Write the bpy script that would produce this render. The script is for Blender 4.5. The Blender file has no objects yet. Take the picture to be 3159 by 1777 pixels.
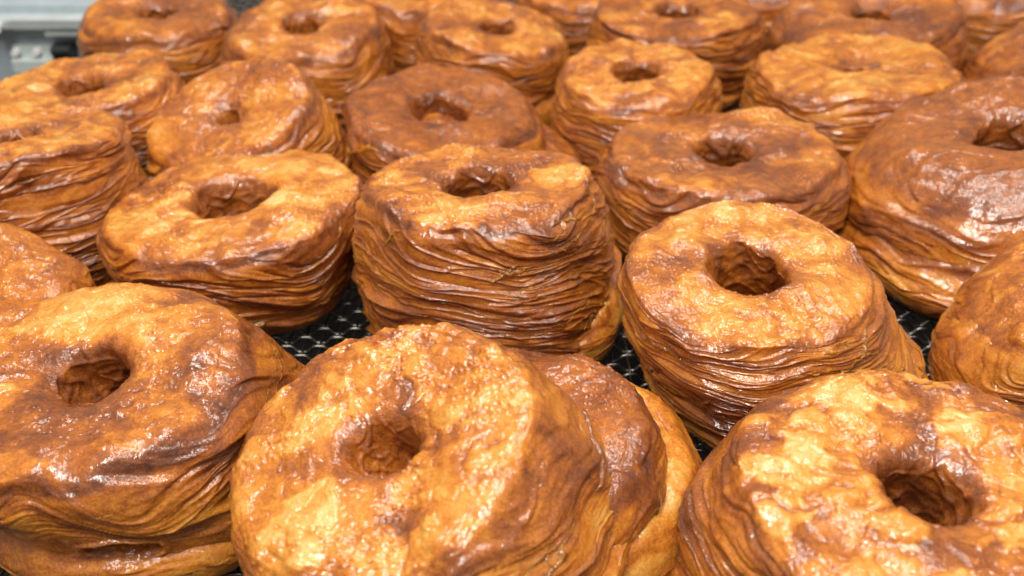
import bpy, math, random
import numpy as np
C = bpy.context.scene.collection
PI = math.pi

# ------------------------------------------------------------------ noise
_rng = np.random.RandomState(7)
_P = np.concatenate([_rng.permutation(256)] * 3).astype(np.int32)
_G = _rng.normal(size=(256, 3)).astype(np.float32)
_G /= np.linalg.norm(_G, axis=1)[:, None]

def nz(x, y, z=0.0):
    """gradient noise, about -1..1"""
    x, y, z = np.broadcast_arrays(np.asarray(x, np.float32), np.asarray(y, np.float32), np.asarray(z, np.float32))
    xi, yi, zi = np.floor(x), np.floor(y), np.floor(z)
    xf, yf, zf = x - xi, y - yi, z - zi
    xi, yi, zi = xi.astype(np.int32) & 255, yi.astype(np.int32) & 255, zi.astype(np.int32) & 255
    u, v, w = [t * t * t * (t * (t * 6 - 15) + 10) for t in (xf, yf, zf)]
    def g(dx, dy, dz):
        h = _P[_P[_P[xi + dx] + yi + dy] + zi + dz]
        gr = _G[h]
        return gr[..., 0] * (xf - dx) + gr[..., 1] * (yf - dy) + gr[..., 2] * (zf - dz)
    l = lambda a, b, t: a + t * (b - a)
    return 1.5 * l(l(l(g(0, 0, 0), g(1, 0, 0), u), l(g(0, 1, 0), g(1, 1, 0), u), v),
                   l(l(g(0, 0, 1), g(1, 0, 1), u), l(g(0, 1, 1), g(1, 1, 1), u), v), w)

def fbm(x, y, z=0.0, o=3):
    s, a = 0, 1.0
    for k in range(o):
        s = s + a * nz(x * 2 ** k, y * 2 ** k, z * 2 ** k + 11.3 * k); a *= .5
    return s

def hash2(i, j, s):
    return _P[_P[_P[(i & 255)] + (j & 255)] + (s & 255)] / 255.0

def cells(x, y, seed):
    """worley: distance to the nearest point and that cell's random value"""
    xi, yi = np.floor(x).astype(np.int32), np.floor(y).astype(np.int32)
    best = np.full(x.shape, 9.0, np.float32); val = np.zeros(x.shape, np.float32); second = best.copy()
    for dx in (-1, 0, 1):
        for dy in (-1, 0, 1):
            a, b = xi + dx, yi + dy
            px = a + .15 + .7 * hash2(a, b, seed); py = b + .15 + .7 * hash2(a, b, seed + 37)
            d = np.sqrt((x - px) ** 2 + (y - py) ** 2)
            m = d < best
            second = np.where(m, best, np.minimum(second, d))
            val = np.where(m, hash2(a, b, seed + 91), val); best = np.where(m, d, best)
    return best, second, val

def ss(a, b, x):
    t = np.clip((x - a) / (b - a), 0, 1); return t * t * (3 - 2 * t)

def lerp(a, b, t): return a + (b - a) * t

# ------------------------------------------------------------------ objects
def mesh_grid(name, pos, mat, parent=None, tone=None, wet=None, close_u=True, close_v=True):
    """pos: (nu, nv, 3) grid of points, wrapped both ways -> one smooth mesh"""
    nu, nv = pos.shape[:2]
    iu = np.arange(nu if close_u else nu - 1); iv = np.arange(nv if close_v else nv - 1)
    A, B = np.meshgrid(iu, iv, indexing='ij')
    A2, B2 = (A + 1) % nu, (B + 1) % nv
    f = np.stack([A * nv + B, A * nv + B2, A2 * nv + B2, A2 * nv + B], -1).reshape(-1, 4).astype(np.int32)
    return mesh_raw(name, pos.reshape(-1, 3), f, mat, parent, tone, wet)

def mesh_raw(name, v, f, mat, parent=None, tone=None, wet=None, smooth=True):
    me = bpy.data.meshes.new(name)
    me.vertices.add(len(v)); me.vertices.foreach_set('co', np.ascontiguousarray(v, np.float32).ravel())
    me.loops.add(f.size); me.loops.foreach_set('vertex_index', f.ravel().astype(np.int32))
    me.polygons.add(len(f)); k = f.shape[1]
    me.polygons.foreach_set('loop_start', np.arange(0, f.size, k, dtype=np.int32))
    me.polygons.foreach_set('use_smooth', np.full(len(f), smooth))
    for nm, arr in (('tone', tone), ('wet', wet)):
        if arr is not None:
            at = me.attributes.new(nm, 'FLOAT', 'POINT'); at.data.foreach_set('value', np.ascontiguousarray(arr, np.float32).ravel())
    me.update(calc_edges=True); me.validate()
    o = bpy.data.objects.new(name, me); C.objects.link(o)
    me.materials.append(mat)
    if parent is not None: o.parent = parent
    return o

class MB:
    """collects boxes and round bars into one mesh"""
    def __init__(s): s.v, s.f, s.n = [], [], 0
    def box(s, x0, x1, y0, y1, z0, z1, b=.0):
        # a box whose long edges are chamfered by b
        if b <= 0:
            p = [(x, y, z) for x in (x0, x1) for y in (y0, y1) for z in (z0, z1)]
            q = [(0, 1, 3, 2), (4, 6, 7, 5), (0, 4, 5, 1), (2, 3, 7, 6), (0, 2, 6, 4), (1, 5, 7, 3)]
            s.v += p; s.f += [tuple(i + s.n for i in t) for t in q]; s.n += 8; return
        ring = [(y0 + b, z0), (y1 - b, z0), (y1, z0 + b), (y1, z1 - b), (y1 - b, z1), (y0 + b, z1), (y0, z1 - b), (y0, z0 + b)]
        m = len(ring)
        for x in (x0, x1): s.v += [(x, y, z) for y, z in ring]
        s.f += [(s.n + i, s.n + (i + 1) % m, s.n + m + (i + 1) % m, s.n + m + i) for i in range(m)]
        s.f += [tuple(s.n + i for i in range(m))[::-1], tuple(s.n + m + i for i in range(m))]
        s.n += 2 * m
    def rod(s, a, b, r, k=16, r2=None):
        a, b = np.array(a, float), np.array(b, float); d = (b - a) / np.linalg.norm(b - a)
        h = np.array([0, 0, 1.]) if abs(d[2]) < .9 else np.array([1., 0, 0])
        e = np.cross(d, h); e /= np.linalg.norm(e); g = np.cross(d, e); r2 = r if r2 is None else r2
        for c, q in ((a, r), (b, r2)):
            s.v += [tuple(c + q * (math.cos(2 * PI * i / k) * e + math.sin(2 * PI * i / k) * g)) for i in range(k)]
        s.f += [(s.n + i, s.n + (i + 1) % k, s.n + k + (i + 1) % k, s.n + k + i) for i in range(k)]
        s.f += [tuple(s.n + i for i in range(k))[::-1], tuple(s.n + k + i for i in range(k))]
        s.n += 2 * k
    def build(s, name, mat, parent=None):
        me = bpy.data.meshes.new(name); me.from_pydata(s.v, [], s.f); me.update()
        o = bpy.data.objects.new(name, me); C.objects.link(o); me.materials.append(mat)
        if parent is not None: o.parent = parent
        return o

def empty(name, loc=(0, 0, 0)):
    o = bpy.data.objects.new(name, None); C.objects.link(o); o.location = loc; o.empty_display_size = .01
    return o

def tag(o, label, cat, group=None):
    o['label'] = label; o['category'] = cat
    if group: o['group'] = group

# ------------------------------------------------------------------ materials
def nodes_of(name):
    m = bpy.data.materials.new(name); m.use_nodes = True
    nt = m.node_tree; return m, nt, nt.nodes['Principled BSDF']

def N(nt, t, **kw):
    n = nt.nodes.new(t)
    for k, v in kw.items():
        if k in n.inputs: n.inputs[k].default_value = v
        else: setattr(n, k, v)
    return n

def pastry_material():
    m, nt, b = nodes_of('fried_pastry')
    L = nt.links.new
    co = N(nt, 'ShaderNodeTexCoord'); at = N(nt, 'ShaderNodeAttribute', attribute_name='tone')
    wet = N(nt, 'ShaderNodeAttribute', attribute_name='wet')
    n1 = N(nt, 'ShaderNodeTexNoise', Scale=260.0, Detail=4.0, Roughness=.6); L(co.outputs['Object'], n1.inputs['Vector'])
    n2 = N(nt, 'ShaderNodeTexNoise', Scale=1300.0, Detail=2.0, Roughness=.6); L(co.outputs['Object'], n2.inputs['Vector'])
    a1 = N(nt, 'ShaderNodeMath', operation='MULTIPLY_ADD'); a1.inputs[1].default_value = .46; a1.inputs[2].default_value = -.23
    L(n1.outputs['Fac'], a1.inputs[0])
    a2 = N(nt, 'ShaderNodeMath', operation='MULTIPLY_ADD'); a2.inputs[1].default_value = .50; a2.inputs[2].default_value = -.25
    L(n2.outputs['Fac'], a2.inputs[0])
    s1 = N(nt, 'ShaderNodeMath', operation='ADD'); L(at.outputs['Fac'], s1.inputs[0]); L(a1.outputs[0], s1.inputs[1])
    s2 = N(nt, 'ShaderNodeMath', operation='ADD'); L(s1.outputs[0], s2.inputs[0]); L(a2.outputs[0], s2.inputs[1])
    r = N(nt, 'ShaderNodeValToRGB'); L(s2.outputs[0], r.inputs['Fac'])
    stops = STOPS
    el = r.color_ramp.elements
    while len(el) < len(stops): el.new(.5)
    for e, (p, c) in zip(el, stops): e.position = p; e.color = (*c, 1)
    L(r.outputs['Color'], b.inputs['Base Color'])
    # glaze: a clear fat and sugar coat, patchy, over a duller crust
    n4 = N(nt, 'ShaderNodeTexNoise', Scale=120.0, Detail=3.0); L(co.outputs['Object'], n4.inputs['Vector'])
    wn = N(nt, 'ShaderNodeMath', operation='ADD'); L(wet.outputs['Fac'], wn.inputs[0]); L(n4.outputs['Fac'], wn.inputs[1])
    rg = N(nt, 'ShaderNodeMapRange'); rg.inputs['From Min'].default_value = .60; rg.inputs['From Max'].default_value = 1.2
    rg.inputs['To Min'].default_value = .0; rg.inputs['To Max'].default_value = 1.0
    L(wn.outputs[0], rg.inputs['Value']); L(rg.outputs[0], b.inputs['Coat Weight'])
    b.inputs['Coat Roughness'].default_value = .06; b.inputs['Coat IOR'].default_value = 1.6
    b.inputs['Roughness'].default_value = .48
    b.inputs['IOR'].default_value = 1.45
    b.inputs['Subsurface Weight'].default_value = .4
    b.inputs['Subsurface Radius'].default_value = (1.0, .38, .10); b.inputs['Subsurface Scale'].default_value = .0035
    # grainy crust under a slightly bubbly glaze
    n3 = N(nt, 'ShaderNodeTexNoise', Scale=600.0, Detail=4.0, Roughness=.7); L(co.outputs['Object'], n3.inputs['Vector'])
    b1 = N(nt, 'ShaderNodeBump', Strength=.7, Distance=.0008); L(n3.outputs['Fac'], b1.inputs['Height'])
    L(b1.outputs['Normal'], b.inputs['Normal'])
    v = N(nt, 'ShaderNodeTexNoise', Scale=520.0, Detail=2.5, Roughness=.55); L(co.outputs['Object'], v.inputs['Vector'])
    b2 = N(nt, 'ShaderNodeBump', Strength=.55, Distance=.0006); L(v.outputs['Fac'], b2.inputs['Height'])
    L(b2.outputs['Normal'], b.inputs['Coat Normal'])
    return m

STOPS = [(.0, (.100, .025, .007)), (.22, (.235, .062, .012)), (.42, (.445, .126, .013)), (.60, (.665, .228, .018)),
         (.80, (.750, .365, .064)), (1.0, (.800, .545, .195))]
PASTRY = pastry_material()

def metal(name, col, rough, metallic=1.0, scale=90.0, amp=.12):
    m, nt, b = nodes_of(name)
    co = N(nt, 'ShaderNodeTexCoord'); n = N(nt, 'ShaderNodeTexNoise', Scale=scale, Detail=3.0)
    nt.links.new(co.outputs['Object'], n.inputs['Vector'])
    r = N(nt, 'ShaderNodeMapRange'); r.inputs['To Min'].default_value = max(.03, rough - amp); r.inputs['To Max'].default_value = rough + amp
    nt.links.new(n.outputs['Fac'], r.inputs['Value']); nt.links.new(r.outputs[0], b.inputs['Roughness'])
    mx = N(nt, 'ShaderNodeMix', data_type='RGBA')
    mx.inputs[6].default_value = (*[c * .8 for c in col], 1); mx.inputs[7].default_value = (*[min(1, c * 1.12) for c in col], 1)
    nt.links.new(n.outputs['Fac'], mx.inputs[0]); nt.links.new(mx.outputs[2], b.inputs['Base Color'])
    b.inputs['Metallic'].default_value = metallic
    return m

# ------------------------------------------------------------------ the pastry
def profile(H, rh, rco, rct, rci, cnt):
    """closed outline (rho, y) from the hole's foot round the outside and back down the hole,
    with weights for side, top and hole. cnt = (bottom, corner, side, corner, top, rim, wall)"""
    pts, wt = [], []
    def seg(f, n, w):
        for k in range(n): pts.append(f(k / n)); wt.append(w)
    arc = lambda cx, cy, r, a0, a1: (lambda t: (cx + r * math.cos(lerp(a0, a1, t)), cy + r * math.sin(lerp(a0, a1, t))))
    line = lambda a, b: (lambda t: (lerp(a[0], b[0], t), lerp(a[1], b[1], t)))
    seg(line((rh + .05, 0), (1 - rco, 0)), cnt[0], 0)
    seg(arc(1 - rco, rco, rco, -PI / 2, 0), cnt[1], 1)
    seg(line((1, rco), (1, H - rct)), cnt[2], 1)
    seg(arc(1 - rct, H - rct, rct, 0, PI / 2), cnt[3], 1.5)
    seg(line((1 - rct, H), (rh + rci, H)), cnt[4], 2)
    seg(arc(rh + rci, H - rci, rci, PI / 2, PI), cnt[5], 2.5)
    seg(line((rh, H - rci), (rh, .05)), cnt[6], 3)
    seg(arc(rh + .05, .05, .05, PI, 1.5 * PI), 4, 3)
    return np.array(pts), np.array(wt)

def pastry(name, T, R, nx, ny, B, rb, z0=0.0, parent=None, seed=1, NL=6.5, q=1.0, tone=0.0, pale=.4, wet=.6,
           rh=.23, rct=.14, rci=.085, strand=1.0, side_tone=0.0, tilt=(0., 0.), dome=.03, layer=1.0, warp=1.0, blis=1.0, blister=.38, lip=1.0, pits=0.0, flakes=0, spots=(), cavities=(), oval=1.0,
           hole_dx=0.0, hole_dy=0.0, mottle=1.0):
    """T/R: centre and radius of the top face, (nx, ny): its slope, B/rb: the foot on the belt"""
    rs = np.random.RandomState(seed); sd = seed * 3.17
    h3 = (T[2] - z0) / R
    c = [max(3, int(k * q)) for k in (8, 28, 380, 48, 130, 34, 90)]
    p, wt = profile(h3, rh, .16, rct, rci, c)
    nt_ = max(48, int(520 * q))
    th = (np.arange(nt_) + .5) * 2 * PI / nt_ + PI / 2          # seam at the far side
    rho, y = [np.repeat(a[:, None], nt_, 1).astype(np.float32) for a in (p[:, 0], p[:, 1])]
    W = np.repeat(wt[:, None], nt_, 1)
    TH = np.repeat(th[None, :], len(p), 0).astype(np.float32)
    cs, sn = np.cos(TH), np.sin(TH)
    # outline normal
    d = np.roll(p, -1, 0) - np.roll(p, 1, 0); nn = np.stack([d[:, 1], -d[:, 0]], 1); nn /= np.linalg.norm(nn, axis=1)[:, None] + 1e-9
    nr, ny_ = [np.repeat(a[:, None], nt_, 1) for a in (nn[:, 0], nn[:, 1])]
    side = ss(.35, .9, nr); top = ss(.3, .9, ny_) * (rho > rh * .8) * (y > .5 * h3); hole = ss(.3, .9, -nr)
    # ---- side: slumped sheets of dough with stringy, merging strands
    wv = warp * (1.0 * nz(1.05 * cs + sd, 1.05 * sn, y * 1.5) + .22 * nz(2.0 * cs, 2.0 * sn + sd, y * 3.0))
    L = y / h3 * NL + wv + tilt[0] * np.cos(TH - tilt[1]) + rs.rand()
    i = np.floor(L); f = L - i
    off = lambda k: .085 * nz(1.3 * cs + k * 5.37 + sd, 1.3 * sn - k * 3.1, k * 1.7 + .5) + .022 * nz(3.6 * cs + k * 2.3, 3.6 * sn + sd, k * 2.9 + .5)
    o = lerp(off(i), off(i + 1), ss(.93, 1.0, f))
    lipm = .45 + .9 * nz(1.7 * cs + i * 3.3, 1.7 * sn + sd, i * 1.3)        # some edges curl out, others lie flat
    lipf = f ** 4 * (1 - ss(.93, 1.0, f))
    wl = L + .28 * nz(1.8 * cs, 1.8 * sn + sd, L * .9)
    w1 = np.abs(nz(1.25 * cs + sd, 1.25 * sn, wl * 1.25 + 7)); w2 = np.abs(nz(1.7 * cs, 1.7 * sn + sd, wl * 3.7 + 3)); w3 = np.abs(nz(2.6 * cs, 2.6 * sn - sd, wl * 8.5))
    wb = np.abs(nz(1.2 * cs - sd, 1.2 * sn, (wl + 1.1 * np.cos(TH - tilt[1] + 1.9)) * 1.6 + 17)); rb_ = 1 - ss(0, .12, wb)
    wc = nz(1.1 * cs, 1.1 * sn - sd, wl * 2.1 + 31); slit = (1 - ss(0, .16, np.abs(wc))) * ss(-.1, .25, nz(1.5 * cs + sd, 1.5 * sn + 5, y * 2.5))
    r1, r2, r3 = 1 - ss(0, .13, w1), 1 - ss(0, .20, w2), 1 - ss(0, .35, w3)
    fm = ss(-.35, .35, nz(1.3 * cs, 1.3 * sn + sd, y * 2.2 + 4)); fib = r2
    bul = .05 * np.sin(PI * np.clip(y / h3, 0, 1))
    fl2 = ss(-.45, .25, nz(1.1 * cs - sd, 1.1 * sn, y * 1.8 + 9))           # stretches where the sheets lie smooth
    dr_side = bul + layer * (o * .62 + .024 * fl2 * lip * lipm * lipf + strand * (.014 * r1 + .011 * rb_ + fm * (.009 * r2 + .006 * r3)) - .024 * slit * np.clip(strand, 0, 1)) - .035
    dr_side = dr_side + .014 * nz(3 * cs, 3 * sn + sd, y * 4) + .003 * fbm(16 * cs, 16 * sn + sd, y * 16, 2)
    if pits:
        pc = nz(2.4 * cs + sd, 2.4 * sn, wl * .8 + sd * 2)
        dr_side = dr_side - pits * .09 * ss(.42, .50, pc)
    for pa, ph, pw, pv, pd in cavities:                                     # burst bubbles: angle, height, half sizes, depth
        dd = np.sqrt((np.arctan2(np.sin(TH - pa), np.cos(TH - pa)) / pw) ** 2 + ((y / h3 - ph) / pv) ** 2) + .12 * nz(6 * cs, 6 * sn, y * 9)
        dr_side = dr_side - pd * ss(1.06, .86, dd) + .02 * ss(1.3, 1.08, dd) * ss(.9, 1.05, dd)
    # ---- top: fried skin, blisters and pimples
    X, Y = rho * cs, rho * sn
    wx = X + .07 * nz(X * 4 + sd, Y * 4) + .035 * nz(X * 10, Y * 10 + sd) + .012 * nz(X * 30, Y * 30 + sd); wy = Y + .07 * nz(X * 4, Y * 4 + sd + 9) + .035 * nz(X * 10 + sd, Y * 10 + 5) + .012 * nz(X * 30 + sd, Y * 30 + 7)
    F1, F2, cv = cells(wx * 4.0 + 20 + sd % 9, wy * 5.0 + 20, seed)
    e1_ = F2 - F1
    bl = np.where(cv > 1 - .42 * pale - .12, np.clip(e1_ * 2.0, 0, 1) ** .7, 0)
    H1, H2, hv = cells(wx * 8.0 + 60, wy * 8.0 + 60 + sd % 5, seed + 5)
    bs = np.where(hv > .80, np.clip((H2 - H1) * 2.0, 0, 1) ** .7, 0)
    G1, G2, gv = cells(X * 24 + 80, Y * 24 + 80 + sd % 7, seed + 11)
    pim = np.where(gv > .55, np.clip(1 - (G1 / .42) ** 2, 0, 1), 0) * ss(-.1, .4, nz(2.4 * X, 2.4 * Y + sd, 8.8))
    ux = X + .10 * nz(X * 3 + sd, Y * 3 + 3) + .05 * nz(X * 9, Y * 9 + sd); uy = Y + .10 * nz(X * 3 + sd, Y * 3 + 13) + .05 * nz(X * 9, Y * 9 + sd + 4)
    field = nz(1.9 * ux + sd, 2.4 * uy + 4, .7) + .45 * nz(4.3 * ux, 6.5 * uy + sd, 1.7) + .28 * nz(10 * ux + sd, 15 * uy, 2.7) + 1.1 * (pale - .45)
    patch = ss(-.12, .30, field) * (.62 + .5 * nz(6 * ux + 3, 6 * uy + sd, 5.1))
    spk = ss(.10, .30, nz(7 * ux + sd, 9 * uy, 9.7) + .4 * nz(19 * ux, 19 * uy + sd, 3.3)) * ss(-.5, .1, field)
    und = .055 * nz(1.7 * X + sd, 1.7 * Y, 3.3) + .028 * nz(3.4 * X, 3.4 * Y + sd, 6.1)
    wr = 1 - ss(0, .25, np.abs(nz(3.5 * X + sd, 3.5 * Y + 1.5 * nz(2 * X, 2 * Y + sd), 1.1)))
    dom = dome * (1 - ((rho - .62) / .38) ** 2)
    h_top = dom + und + blis * (blister * (.020 * bl + .010 * bs) + .012 * patch + .006 * spk + .012 * pim) + .006 * wr + .0035 * fbm(12 * X, 12 * Y + sd, 0, 3)
    # ---- hole wall
    hs1 = 1 - ss(0, .22, np.abs(nz(1.3 * cs + sd, 1.3 * sn, y * 6.0 + 1.2 * nz(cs, sn + sd, y))))
    dr_hole = .045 * nz(1.3 * cs + sd, 1.3 * sn, 7 + y * 2.4) + .014 * hs1 + .009 * (1 - ss(0, .3, np.abs(nz(1.3 * cs, 1.3 * sn + sd, y * 11)))) + .012 * nz(3 * cs, 3 * sn + sd, y * 7) + .05 * np.clip(.5 - y / h3, 0, 1)
    # ---- move the points
    outl = 1 + .055 * nz(1.3 * cs + sd, 1.3 * sn, 2.2) + .025 * nz(3 * cs, 3 * sn + sd, 5.2) + .10 * (oval - 1) * np.cos(2 * TH)
    rho2 = rho * lerp(1, outl, ss(.3, 1, rho)) + side * dr_side - hole * dr_hole
    rho2 = rho2 * (1 + ss(.55, rh, rho) * .14 * nz(1.6 * cs + sd, 1.6 * sn, 9.1))
    y2 = y + top * h_top * np.clip(1.15 - .3 * (rho > .95), 0, 2) - side * layer * .05 * lip * lipm * lipf * (W < 1.4) * .8
    # rim: the last sheet folds over unevenly
    y2 = y2 + (W == 1.5) * .03 * nz(4 * cs + sd, 4 * sn, 8.8)
    hh = np.clip(y2 / h3, 0, 1.0)
    # ---- bend into place between foot and top face
    n1 = np.array([nx, ny, 1.0]); n1 /= np.linalg.norm(n1)
    hs = hh ** 1.15
    n = (1 - hs)[..., None] * np.array([0, 0, 1.0]) + hs[..., None] * n1; n /= np.linalg.norm(n, axis=-1, keepdims=True)
    e1 = np.array([1.0, 0, 0]) - n * n[..., :1]; e1 /= np.linalg.norm(e1, axis=-1, keepdims=True)
    e2 = np.cross(n, e1)
    T = np.array(T); Bv = np.array([B[0], B[1], z0])
    s = (3 * hh ** 2 - 2 * hh ** 3) * .5 + hh * .5
    cen = Bv + np.stack([s * (T[0] - Bv[0]), s * (T[1] - Bv[1]), hh * (T[2] - z0)], -1)
    Rr = lerp(rb, R, hh)
    hx = ss(.8, .2, rho) * hole_dx; hy = ss(.8, .2, rho) * hole_dy
    pos = cen + (Rr * (rho2 * cs + hx))[..., None] * e1 + (Rr * (rho2 * sn + hy))[..., None] * e2 + (R * (y2 - hh * h3))[..., None] * n
    pos[..., 2] = np.maximum(pos[..., 2], z0 + .0008 + .0002 * nz(X * 9, Y * 9))
    # ---- browning: sheet edges fry dark, what lies between stays golden; gap shade painted into slits; blisters stay pale
    mott = nz(1.9 * X + sd, 1.9 * Y, y * 1.5 + 2.2) + .6 * nz(4.5 * X, 4.5 * Y + sd, y * 3)
    stre = nz(1.6 * cs + sd, 1.6 * sn, wl * .9 + 3) + .6 * nz(3.5 * cs, 3.5 * sn + sd, wl * 3.3)
    t_side = .425 + side_tone - .10 * ss(.5, .95, f) * np.clip(lipm + .2, 0, 1.2) + .19 * stre + .09 * mott - .06 * r1 - .05 * rb_ - .06 * slit - fm * (.06 * r2 - .03 * r3) + .12 * ss(.88, .95, f) * ss(.3, .8, lipm) + .10 * ss(.12, .5, w1) + .08 * ss(.25, .0, y / h3)
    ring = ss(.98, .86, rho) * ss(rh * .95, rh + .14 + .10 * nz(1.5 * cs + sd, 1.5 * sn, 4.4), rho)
    crisp = np.where(cv > 1 - .42 * pale - .12, ss(.02, .30 + .2 * nz(3 * X + sd, 3 * Y), e1_) * (.6 + .5 * cv), 0) * ss(-.45, -.2, field); crisp2 = np.where(hv > .80, ss(.02, .32, H2 - H1), 0) * ss(-.3, .0, field)
    skin = np.maximum(np.maximum(blister * crisp, .8 * blister * crisp2), .72 * patch + .30 * spk)
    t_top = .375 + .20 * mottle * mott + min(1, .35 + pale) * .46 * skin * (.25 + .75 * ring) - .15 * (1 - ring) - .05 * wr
    t_top = t_top + .07 * nz(8 * X, 13 * Y + sd) + .05 * nz(24 * X, 24 * Y + sd)
    for sx, sy, sr, sv in spots:                       # browned and pale areas of this one's top
        sdist = np.sqrt((ux - sx) ** 2 + ((uy - sy) * 1.15) ** 2) / sr + .35 * nz(4.5 * X + sx * 9, 4.5 * Y + sd) + .2 * nz(11 * X, 11 * Y + sd)
        t_top = t_top + sv * ss(1.15, .75, sdist) * (.8 + .4 * nz(9 * X, 9 * Y + sd, 2))
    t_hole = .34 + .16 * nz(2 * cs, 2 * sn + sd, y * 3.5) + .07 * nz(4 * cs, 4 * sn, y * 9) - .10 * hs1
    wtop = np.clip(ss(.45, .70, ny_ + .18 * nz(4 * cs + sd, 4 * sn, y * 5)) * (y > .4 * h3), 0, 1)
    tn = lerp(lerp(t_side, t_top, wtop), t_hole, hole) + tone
    wt_ = wet + .35 * nz(2.2 * X + 5, 2.2 * Y + sd, y * 2) + .2 * nz(7 * X, 7 * Y, y * 7 + sd) + .1 * bl * wtop
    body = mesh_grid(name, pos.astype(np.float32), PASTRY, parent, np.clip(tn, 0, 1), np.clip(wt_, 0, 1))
    # ---- loose flakes: thin torn strips of the side that stand off it
    u0 = c[0] + c[1]; u1 = u0 + c[2] + c[3] // 2
    du = np.roll(pos, -1, 0) - np.roll(pos, 1, 0); dv = np.roll(pos, -1, 1) - np.roll(pos, 1, 1)
    nrm = np.cross(dv, du); nrm /= np.linalg.norm(nrm, axis=-1, keepdims=True) + 1e-12
    fr = np.random.RandomState(seed + 500)
    for k in range(flakes):
        a0 = fr.uniform(-2.9, -.2); span = fr.uniform(.22, .85); m = 64
        v = ((a0 + span * np.linspace(0, 1, m) - PI / 2) / (2 * PI) * nt_ - .5) % nt_
        vi = np.round(v).astype(int) % nt_; t = np.linspace(0, 1, m)
        uu = lerp(u0, u1, fr.uniform(.12, .98)) + fr.uniform(-.16, .22) * c[2] * (t - .5) + c[2] * .02 * np.sin(6 * t + fr.uniform(0, 6))
        taper = np.clip(np.sin(PI * t), 0, 1) ** .6
        wdt = fr.uniform(.0012, .0036) / (h3 * R / c[2]) * taper * (.7 + .5 * nz(t * 7 + k, sd, k * 1.7) + .2 * nz(t * 25, sd + k)) + .6
        lift = fr.uniform(.0005, .0017) * taper * (.75 + .6 * nz(t * 4 + 9 * k, sd))
        sg = 1 if fr.rand() < .6 else -1
        rows = []
        for q_ in np.linspace(0, 1, 5):
            ui = np.clip(np.round(uu - sg * q_ * wdt), u0 - 3, u1 + 8).astype(int)
            rows.append(pos[ui, vi] + nrm[ui, vi] * (-.0005 * (1 - q_) + lift * q_ ** 1.4)[:, None])
        front = np.array(rows); ui = np.clip(np.round(uu), u0, u1 + 8).astype(int)
        back = front[::-1] - nrm[ui, vi][None] * .00022
        g = np.concatenate([front, back])
        g[:, 1:-1] = .5 * g[:, 1:-1] + .25 * (g[:, :-2] + g[:, 2:])
        tf = np.repeat((fr.uniform(.26, .52) + .08 * nz(t * 9, k, sd))[None], 10, 0) + np.array([-.05, -.02, 0, .03, .07] + [.07, .03, 0, -.02, -.05])[:, None]
        mesh_grid('pastry_flake', g.astype(np.float32), PASTRY, parent, np.clip(tf, 0, 1), np.full(g.shape[:2], wet), True, False)
    return body

TABLE = {   # top centre x, y, z, radius, slope x, slope y, foot x, foot y, foot radius (metres)
    'fl': (-0.1284, 0.2479, 0.05, 0.051, -0.104, -0.055, -0.1019, 0.2601, 0.051),
    'fm': (-0.0349, 0.2093, 0.056, 0.0471, -0.324, -0.262, -0.009, 0.213, 0.0471),
    'fr': (0.1042, 0.1934, 0.054, 0.052, 0.02, -0.048, 0.0979, 0.196, 0.0546),
    'ltan': (-0.1906, 0.3076, 0.046, 0.0396, 0.135, -0.11, -0.1867, 0.3096, 0.0356),
    'pale': (-0.114, 0.3767, 0.042, 0.0548, -0.058, 0.005, -0.1129, 0.3756, 0.045),
    'tall': (-0.0126, 0.3551, 0.06, 0.0454, -0.036, 0.066, -0.008, 0.3542, 0.0536),
    'gold': (0.0795, 0.2993, 0.055, 0.0437, -0.018, -0.091, 0.1031, 0.3063, 0.0524),
    'dome': (0.21, 0.4049, 0.06, 0.0621, -0.251, -0.022, 0.2088, 0.4018, 0.0633),
    'redge': (0.1965, 0.2984, 0.054, 0.0416, -0.594, 0.06, 0.1973, 0.2992, 0.0437),
    'lflake': (-0.2146, 0.407, 0.056, 0.0491, -0.033, 0.129, -0.2077, 0.4011, 0.0491),
    'lup': (-0.2101, 0.4805, 0.052, 0.0466, -0.085, -0.005, -0.1962, 0.4828, 0.0442),
    'lean': (-0.1322, 0.4487, 0.05, 0.0438, -0.233, -0.334, -0.1059, 0.4584, 0.0377),
    'matte': (-0.0343, 0.4584, 0.048, 0.0473, 0.08, -0.111, -0.0239, 0.4584, 0.0473),
    'wide': (0.0936, 0.4187, 0.045, 0.054, -0.031, 0.023, 0.0947, 0.4187, 0.0529),
    'small': (0.0639, 0.5024, 0.05, 0.0415, -0.05, -0.078, 0.0639, 0.5024, 0.0424),
    'rpale': (0.1773, 0.5094, 0.05, 0.0534, -0.072, 0.018, 0.1747, 0.5078, 0.0523),
    'bl': (-0.2122, 0.61, 0.048, 0.0474, 0.037, -0.079, -0.2098, 0.61, 0.0427),
    'bml': (-0.118, 0.5732, 0.052, 0.0455, -0.036, -0.177, -0.1157, 0.5732, 0.0469),
    'b19': (-0.0597, 0.653, 0.05, 0.0476, 0.03, -0.07, -0.0597, 0.653, 0.0476),
    'bm': (-0.0096, 0.5704, 0.052, 0.0429, 0.136, -0.081, -0.0173, 0.5704, 0.0429),
    'b21': (0.0462, 0.6619, 0.048, 0.0444, -0.022, -0.06, 0.0462, 0.6619, 0.0444),
    'bmr': (0.0973, 0.605, 0.05, 0.051, -0.016, -0.03, 0.0973, 0.605, 0.051),
    'b23': (0.1742, 0.6897, 0.048, 0.0447, -0.079, -0.063, 0.1742, 0.6897, 0.0447),
    'br': (0.2088, 0.5954, 0.052, 0.0551, -0.109, -0.032, 0.2088, 0.5954, 0.0551),
    'b25': (0.3195, 0.6783, 0.048, 0.0467, -0.138, -0.039, 0.3195, 0.6783, 0.0467),
    'b26': (0.2925, 0.5478, 0.05, 0.0411, -0.436, 0.028, 0.2884, 0.5478, 0.0432),
}
FSTOP = 12.5
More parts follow.
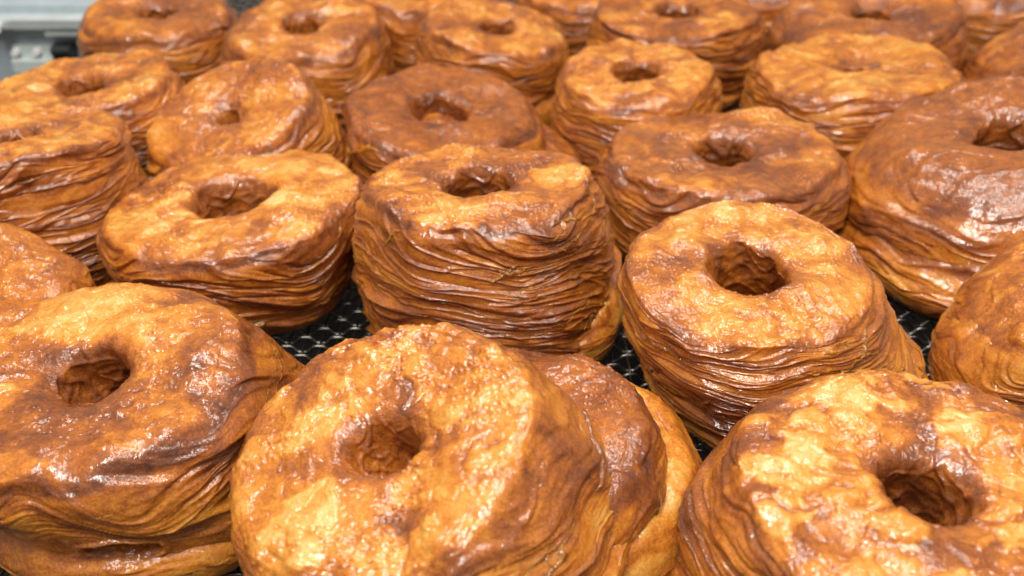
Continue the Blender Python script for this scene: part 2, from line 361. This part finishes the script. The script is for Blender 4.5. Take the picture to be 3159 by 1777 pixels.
EXPO = -0.25
WORLD = .28
MACH = (-.345, .66)
LAMPS = [(-.30, -.25, 1.1, .20, .5, 11, (0, .35, 0)), (.10, -.30, 1.2, .15, .4, 4, (0, .35, 0)),
         (.45, .10, 1.2, .18, .5, 5.5, (0, .4, 0)), (.0, .25, 1.2, .16, .4, 3.5, (0, .4, 0)),
         (-.30, .75, 1.2, .18, .5, 5, (0, .4, 0)), (.25, .85, 1.2, .15, .4, 2.5, (0, .4, 0))]
KINDS = dict(
fl=('browned doughnut at the lower left with a round pit in its side', dict(spots=((-.1, .62, .50, .20), (.55, .35, .35, .16), (.0, -.60, .55, -.04), (-.5, -.25, .18, .18)), flakes=3, seed=3, NL=3.2, lip=.6, strand=.7, tone=-.03, pale=.46, wet=.6, tilt=(.8, .8), warp=1.1, cavities=((-1.45, .46, .20, .09, .10), (-.35, .66, .06, .09, .06), (.05, .5, .05, .08, .06)), rct=.2, blis=.7, hole_dx=.03)),
fm=('large glazed doughnut at bottom centre, tipped left, pale blisters and a split lower layer', dict(spots=((-.35, -.50, .30, .22), (-.45, .15, .22, .16), (-.08, .50, .30, .16), (.30, -.35, .18, .20), (.45, .25, .25, .14), (.1, -.75, .15, .18), (-.75, -.1, .3, .06)), flakes=10, rh=.195, z0=.024, seed=5, blister=.75, NL=5.0, tone=.03, pale=.45, wet=.78, tilt=(.6, 2.5), rct=.2)),
fr=('glazed doughnut at the lower right corner with pale yellow blisters on brown', dict(spots=((-.40, -.30, .34, -.08), (-.62, .16, .20, .30), (-.22, .62, .18, .30), (.30, .48, .16, .28), (-.22, -.66, .22, .24), (-.62, .42, .14, .24), (.5, .1, .16, .2), (.1, -.75, .3, -.06)), flakes=10, rh=.225, seed=8, blister=.9, NL=8, tone=-.05, pale=.62, wet=.75, rct=.22, hole_dx=.0)),
ltan=('smooth orange doughnut cut off by the left edge, above the torn brown one', dict(flakes=2, seed=13, q=.7, NL=3.5, lip=.6, tone=.09, pale=.2, wet=.6, rct=.28, mottle=.5)),
pale=('flat wide doughnut with a pale mottled top, left of the tallest one', dict(spots=((-.45, -.2, .40, .16), (.5, .0, .40, .16), (.0, .6, .40, .12), (-.05, -.62, .16, .20)), flakes=7, rh=0.29, blister=.4, seed=21, q=.85, NL=4.2, lip=.7, tone=.0, pale=.70, wet=.6, tilt=(.5, .5), rct=.14)),
tall=('tallest doughnut in the middle, its side wound with slanting flaky layers', dict(spots=((-.20, -.66, .28, .30), (.66, -.02, .26, .26), (-.78, .0, .20, .18), (.0, .55, .35, -.06)), flakes=16, rh=.28, seed=34, NL=7.5, tone=-.01, pale=.5, wet=.62, tilt=(1.3, .2), warp=1.25, layer=1.15, rct=.12, lip=1.2)),
gold=('shiny yellow gold doughnut with a deep hole and fine stringy layers, right of centre', dict(spots=((.0, .62, .45, .16), (.55, -.1, .40, .14), (-.1, -.62, .40, .16), (-.62, .18, .22, -.06)), flakes=16, rh=.295, seed=55, NL=9.5, tone=.05, pale=.50, blister=.4, wet=1.0, warp=.8, rct=.10, blis=.8, layer=.9)),
dome=('big reddish brown domed doughnut with a broad glossy pink sheen at the right edge', dict(flakes=4, seed=89, q=.9, NL=3.4, lip=.8, tone=-.035, side_tone=.04, pale=.12, wet=.8, rct=.34, blis=.3, layer=.8, mottle=.5)),
redge=('smooth orange doughnut with a pale lower lip, cut off by the right edge', dict(flakes=4, seed=17, q=.8, NL=3, lip=.6, tone=.06, pale=.4, wet=.65, rct=.22, blis=.5)),
lflake=('doughnut with a sharp pale top edge and dark flaky sides at the left edge', dict(flakes=9, seed=23, q=.75, NL=8.5, tone=-.01, pale=.8, wet=.5, rct=.07, lip=1.4)),
lup=('pale topped doughnut at the upper left, in front of the grey machine', dict(seed=29, q=.6, NL=6.5, tone=.02, pale=.6, wet=.45, rct=.14)),
lean=('leaning golden doughnut with a squeezed hole, its side fanned out to the right', dict(flakes=5, seed=31, q=.65, NL=6, tone=.05, pale=.4, wet=.6, rct=.2, rh=.14)),
matte=('evenly brown matte doughnut with a small hole, behind the tallest one', dict(flakes=3, rh=0.28, seed=37, q=.65, NL=5, tone=-.05, pale=.06, wet=.3, rct=.16, blis=.3, mottle=.5)),
wide=('wide golden brown doughnut behind the shiny yellow one, squeezed hole', dict(flakes=5, seed=41, q=.7, NL=4, lip=.7, tone=.0, pale=.4, wet=.6, rct=.16)),
small=('small light golden doughnut with an open hole, upper middle right', dict(flakes=4, rh=0.29, seed=43, q=.55, NL=6, tone=.05, pale=.6, wet=.5, rct=.18)),
rpale=('light mottled doughnut at the upper right with a closed slit hole', dict(flakes=4, seed=47, q=.6, NL=6.5, tone=.03, pale=.6, wet=.5, rct=.16, rh=.14)),
bl=('orange brown doughnut beside the grey machine at the top left', dict(seed=53, q=.45, NL=5, tone=.0, pale=.3, wet=.5, rct=.22)),
bml=('golden doughnut in the back row with a dark round hole, second from the machine', dict(seed=59, q=.45, NL=6, tone=.03, pale=.5, wet=.5, rct=.2)),
b19=('half hidden doughnut behind, its pale base showing between two golden ones at the top', dict(seed=61, q=.35, NL=5, tone=.0, pale=.4, wet=.4, rct=.2)),
bm=('back row doughnut with orange hole and a pale base, above the matte brown one', dict(seed=67, q=.5, NL=5, tone=.02, pale=.5, wet=.5, rct=.16)),
b21=('small orange piece of a doughnut far behind at the top, right of middle', dict(seed=71, q=.35, NL=5, tone=.04, pale=.3, wet=.4, rct=.2)),
bmr=('flat topped pale doughnut with straight brown sides at the top right of middle', dict(seed=73, q=.45, NL=7, tone=-.01, pale=.5, wet=.4, rct=.1)),
b23=('doughnut at the very top peeking between two larger ones, mostly hidden', dict(seed=79, q=.35, NL=5, tone=.02, pale=.4, wet=.4, rct=.2)),
br=('large reddish doughnut at the top right with an orange front patch', dict(seed=83, q=.5, NL=5, tone=-.03, pale=.2, wet=.5, rct=.25)),
b25=('doughnut at the top right corner, only its front edge in view', dict(seed=97, q=.35, NL=5, tone=.02, pale=.4, wet=.4, rct=.2)),
b26=('striped flaky brown doughnut cut off by the right edge near the top', dict(flakes=5, seed=101, q=.5, NL=8, tone=-.03, pale=.3, wet=.5, rct=.2, lip=1.4)),
)
# part: (dx, dy in R, radius in R, top z, foot z, slope x, slope y, options)
EXTRA = dict(
fl=[('base_layer', (-.28, -.16, 1.0, .022, .0, .0, .0, dict(seed=14, q=.8, NL=1.6, tone=.10, wet=.5, rct=.2, layer=.6)))],
tall=[('base_layer', (.34, -.16, .82, .019, .0, .0, .0, dict(seed=15, q=.8, NL=1.4, tone=.16, wet=.8, rct=.2, layer=.6)))],
redge=[('base_layer', (-.12, -.04, .92, .033, .0, -.1, .0, dict(seed=16, q=.8, NL=2.0, tone=.12, wet=.7, rct=.3, layer=.7)))],
bm=[('base_layer', (.34, -.12, .84, .020, .0, .0, .0, dict(seed=18, q=.4, NL=1.2, tone=.22, wet=.6, rct=.2, layer=.4)))],
matte=[('dough_layer', (.34, .08, .90, .034, .0, .2, .0, dict(seed=19, q=.5, NL=2.0, tone=.0, wet=.5, rct=.3, layer=.6)))],
dome=[('base_layer', (-.04, -.08, 1.0, .028, .0, .0, .0, dict(seed=22, q=.7, NL=1.8, tone=.08, wet=.85, rct=.2, layer=.9)))],
fm=[('base_layer', (.40, .50, 1.02, .029, .0, -.08, 0, dict(seed=6, q=.8, NL=2.2, tone=.20, pale=.4, wet=.45, rct=.22, layer=.5, warp=.7))),
    ('dough_layer', (.16, .34, .96, .041, .012, -.20, -.08, dict(seed=9, q=.9, NL=3.2, tone=-.05, pale=.0, wet=.5, rct=.22, layer=.8, warp=.7)))],
)


GROUP = 'croissant doughnuts laid out on the wire belt'
for k, (label, opt) in KINDS.items():
    x, y, z, R, nx, ny, bx, by, rb = TABLE[k]
    z0 = opt.get('z0', 0.0)
    root = empty('croissant_doughnut', (bx, by, 0)); tag(root, label, 'croissant doughnut', GROUP)
    pastry('layered_ring', (x - bx, y - by, z), R, nx, ny, (0, 0), rb, parent=root, **opt)
    for nm, (dx, dy, rr, zt, z0, lx, ly, o2) in EXTRA.get(k, []):
        pastry(nm, (dx * R, dy * R, zt), R * rr, lx, ly, (dx * R, dy * R), R * rr, z0=z0, parent=root, **o2)

# ------------------------------------------------------------------ the woven wire belt
WIRE = metal('steel_wire', (.22, .21, .19), .34, amp=.1)
def wires(x0, x1, y0, y1, px, py, r, zc):
    V, Fc, base = [], [], 0
    k = 6; ang = np.arange(k) * 2 * PI / k
    def run(pts, r=r):
        nonlocal base
        m = len(pts); tn = np.gradient(pts, axis=0); tn /= np.linalg.norm(tn, axis=1)[:, None]
        up = np.array([0, 0, 1.]); e = np.cross(tn, up); e /= np.linalg.norm(e, axis=1)[:, None]; g = np.cross(e, tn)
        ring = pts[:, None] + r * (np.cos(ang)[None, :, None] * e[:, None] + np.sin(ang)[None, :, None] * g[:, None])
        V.append(ring.reshape(-1, 3))
        a, b = np.meshgrid(np.arange(m - 1), np.arange(k), indexing='ij'); b2 = (b + 1) % k
        Fc.append((base + np.stack([a * k + b, a * k + b2, (a + 1) * k + b2, (a + 1) * k + b], -1)).reshape(-1, 4)); base += m * k
    ny_, nx_ = int((y1 - y0) / py), int((x1 - x0) / px)
    for j in range(ny_):                      # crosswise wires, over and under
        t = np.arange(0, nx_ * 6 + 1) / 6.0 + .25
        w = np.clip(1.9 * np.cos(PI * t + PI * (j % 2)), -1, 1) + .08 * np.cos(PI * t + PI * (j % 2))
        run(np.stack([x0 + t * px, np.full_like(t, y0 + j * py), zc + (w - 1.08) * .0013], 1))
    for j in range(nx_):                      # lengthwise wires, thinner crimp
        t = np.arange(0, ny_ * 2 + 1) / 2.0
        w = -np.cos(PI * t + PI * (j % 2))
        run(np.stack([np.full_like(t, x0 + j * px), y0 + t * py, zc - .0016 + w * .0008], 1), r * .6)
    return np.concatenate(V), np.concatenate(Fc)
v, f = wires(-.262, .46, .08, .98, .0064, .0062, .00078, -.0010)
belt = mesh_raw('conveyor_belt', v, f, WIRE)
tag(belt, 'dark woven steel wire belt under the doughnuts', 'conveyor belt')

m_pan = metal('dark_pan', (.010, .008, .007), .75, metallic=0.0)
b = MB(); b.box(-1.2, 1.2, -.4, 1.6, -.14, -.12); o = b.build('floor', m_pan); o['kind'] = 'structure'

# ------------------------------------------------------------------ the machine side at the far left
GREY = metal('brushed_grey_steel', (.52, .61, .66), .40, metallic=.2)
PALE = metal('pale_steel', (.66, .73, .73), .34, metallic=.3)
CLEAR = metal('pale_plastic', (.60, .68, .66), .35, metallic=0)
BRIGHT = metal('bright_steel', (.95, .96, .92), .25, metallic=0)
DARK = metal('black_plastic', (.02, .022, .028), .4, metallic=0)
MX, MY = MACH
root = empty('conveyor_machine', (MX, MY, 0)); tag(root, 'grey steel machine side with rail and bolts at the belt edge', 'machine')
# coordinates from the root: x to the right, y away, z up; the front face is y = 0
def mb(fn, name, mat, parent):
    b = MB(); fn(b); return b.build(name, mat, parent)
X1 = -.258 - MX
mb(lambda b: b.box(-.40, X1, 0, .03, -.12, .0365), 'side_panel', GREY, root)
def rail(b): b.box(-.40, X1 - .002, -.012, -.001, .0240, .0324, .0015)
r_ = mb(rail, 'guide_rail', PALE, root)
mb(lambda b: b.box(-.3005 - MX, X1 - .004, -.010, -.001, .0190, .0236, .001), 'rail_step', PALE, root)
mb(lambda b: b.rod((-.3285 - MX, -.0165, .0275), (-.3285 - MX, -.012, .0275), .0042, 20, .0036), 'rail_bolt', BRIGHT, r_)
ch = MB()
for i in range(27):
    x0 = -.40 + i * .0122
    ch.rod((x0, .004, .0440), (x0 + .0085, .004, .0440), .0062, 14, .0062)
    ch.rod((x0 + .0085, .004, .0440), (x0 + .0122, .004, .0440), .0030, 10)
ch.build('roller_chain', BRIGHT, root)
br = mb(lambda b: (b.box(-.3265 - MX, -.2995 - MX, -.010, -.001, -.0060, .0040, .001), b.box(-.3265 - MX, -.2995 - MX, -.004, -.001, .0041, .0118)), 'bracket', CLEAR, root)
for x in (-.3238, -.3103):
    mb(lambda b: b.rod((x - MX, -.0045, .0080), (x - MX, -.0095, .0080), .0028, 18, .0022), 'bolt', BRIGHT, br)
mb(lambda b: (b.box(-.2978 - MX, -.2858 - MX, -.014, -.001, .0070, .0136, .002), b.box(-.2978 - MX, -.2940 - MX, -.012, -.001, -.0090, .0069), b.box(-.2895 - MX, -.2870 - MX, -.012, -.001, -.0080, .0069)), 'latch', DARK, root)


# ------------------------------------------------------------------ light, camera
def lamp(x, y, z, sx, sy, e, aim, col=(1, .96, .9)):
    l = bpy.data.lights.new('ceiling_and_added_lamp', 'AREA'); l.shape = 'RECTANGLE'; l.size = sx; l.size_y = sy; l.energy = e; l.color = col  # overhead room lights, plus lamps added to multiply glints and brighten the sides
    o = bpy.data.objects.new('ceiling_and_added_lamp', l); C.objects.link(o); o.location = (x, y, z)
    from mathutils import Vector
    o.rotation_euler = (Vector(aim) - Vector((x, y, z))).to_track_quat('-Z', 'Y').to_euler()
for a in LAMPS: lamp(*a)
w = bpy.data.worlds.new('World'); bpy.context.scene.world = w; w.use_nodes = True
w.node_tree.nodes['Background'].inputs['Color'].default_value = (1.0, .90, .80, 1)
w.node_tree.nodes['Background'].inputs['Strength'].default_value = WORLD

cam = bpy.data.cameras.new('camera'); co = bpy.data.objects.new('camera', cam); C.objects.link(co)
co.location = (0, 0, .235); co.rotation_euler = (math.radians(90 - 32), 0, 0)
cam.sensor_width = 36.0; cam.lens = 36.0 * 2600 / 2576; cam.clip_start = .01; cam.clip_end = 50
cam.dof.use_dof = True; cam.dof.focus_distance = .315; cam.dof.aperture_fstop = FSTOP
sc = bpy.context.scene; sc.camera = co
sc.view_settings.view_transform = 'Standard'; sc.view_settings.look = 'None'
sc.view_settings.exposure = EXPO; sc.view_settings.gamma = 1; sc.view_settings.use_curve_mapping = False
sc.cycles.use_denoising = True
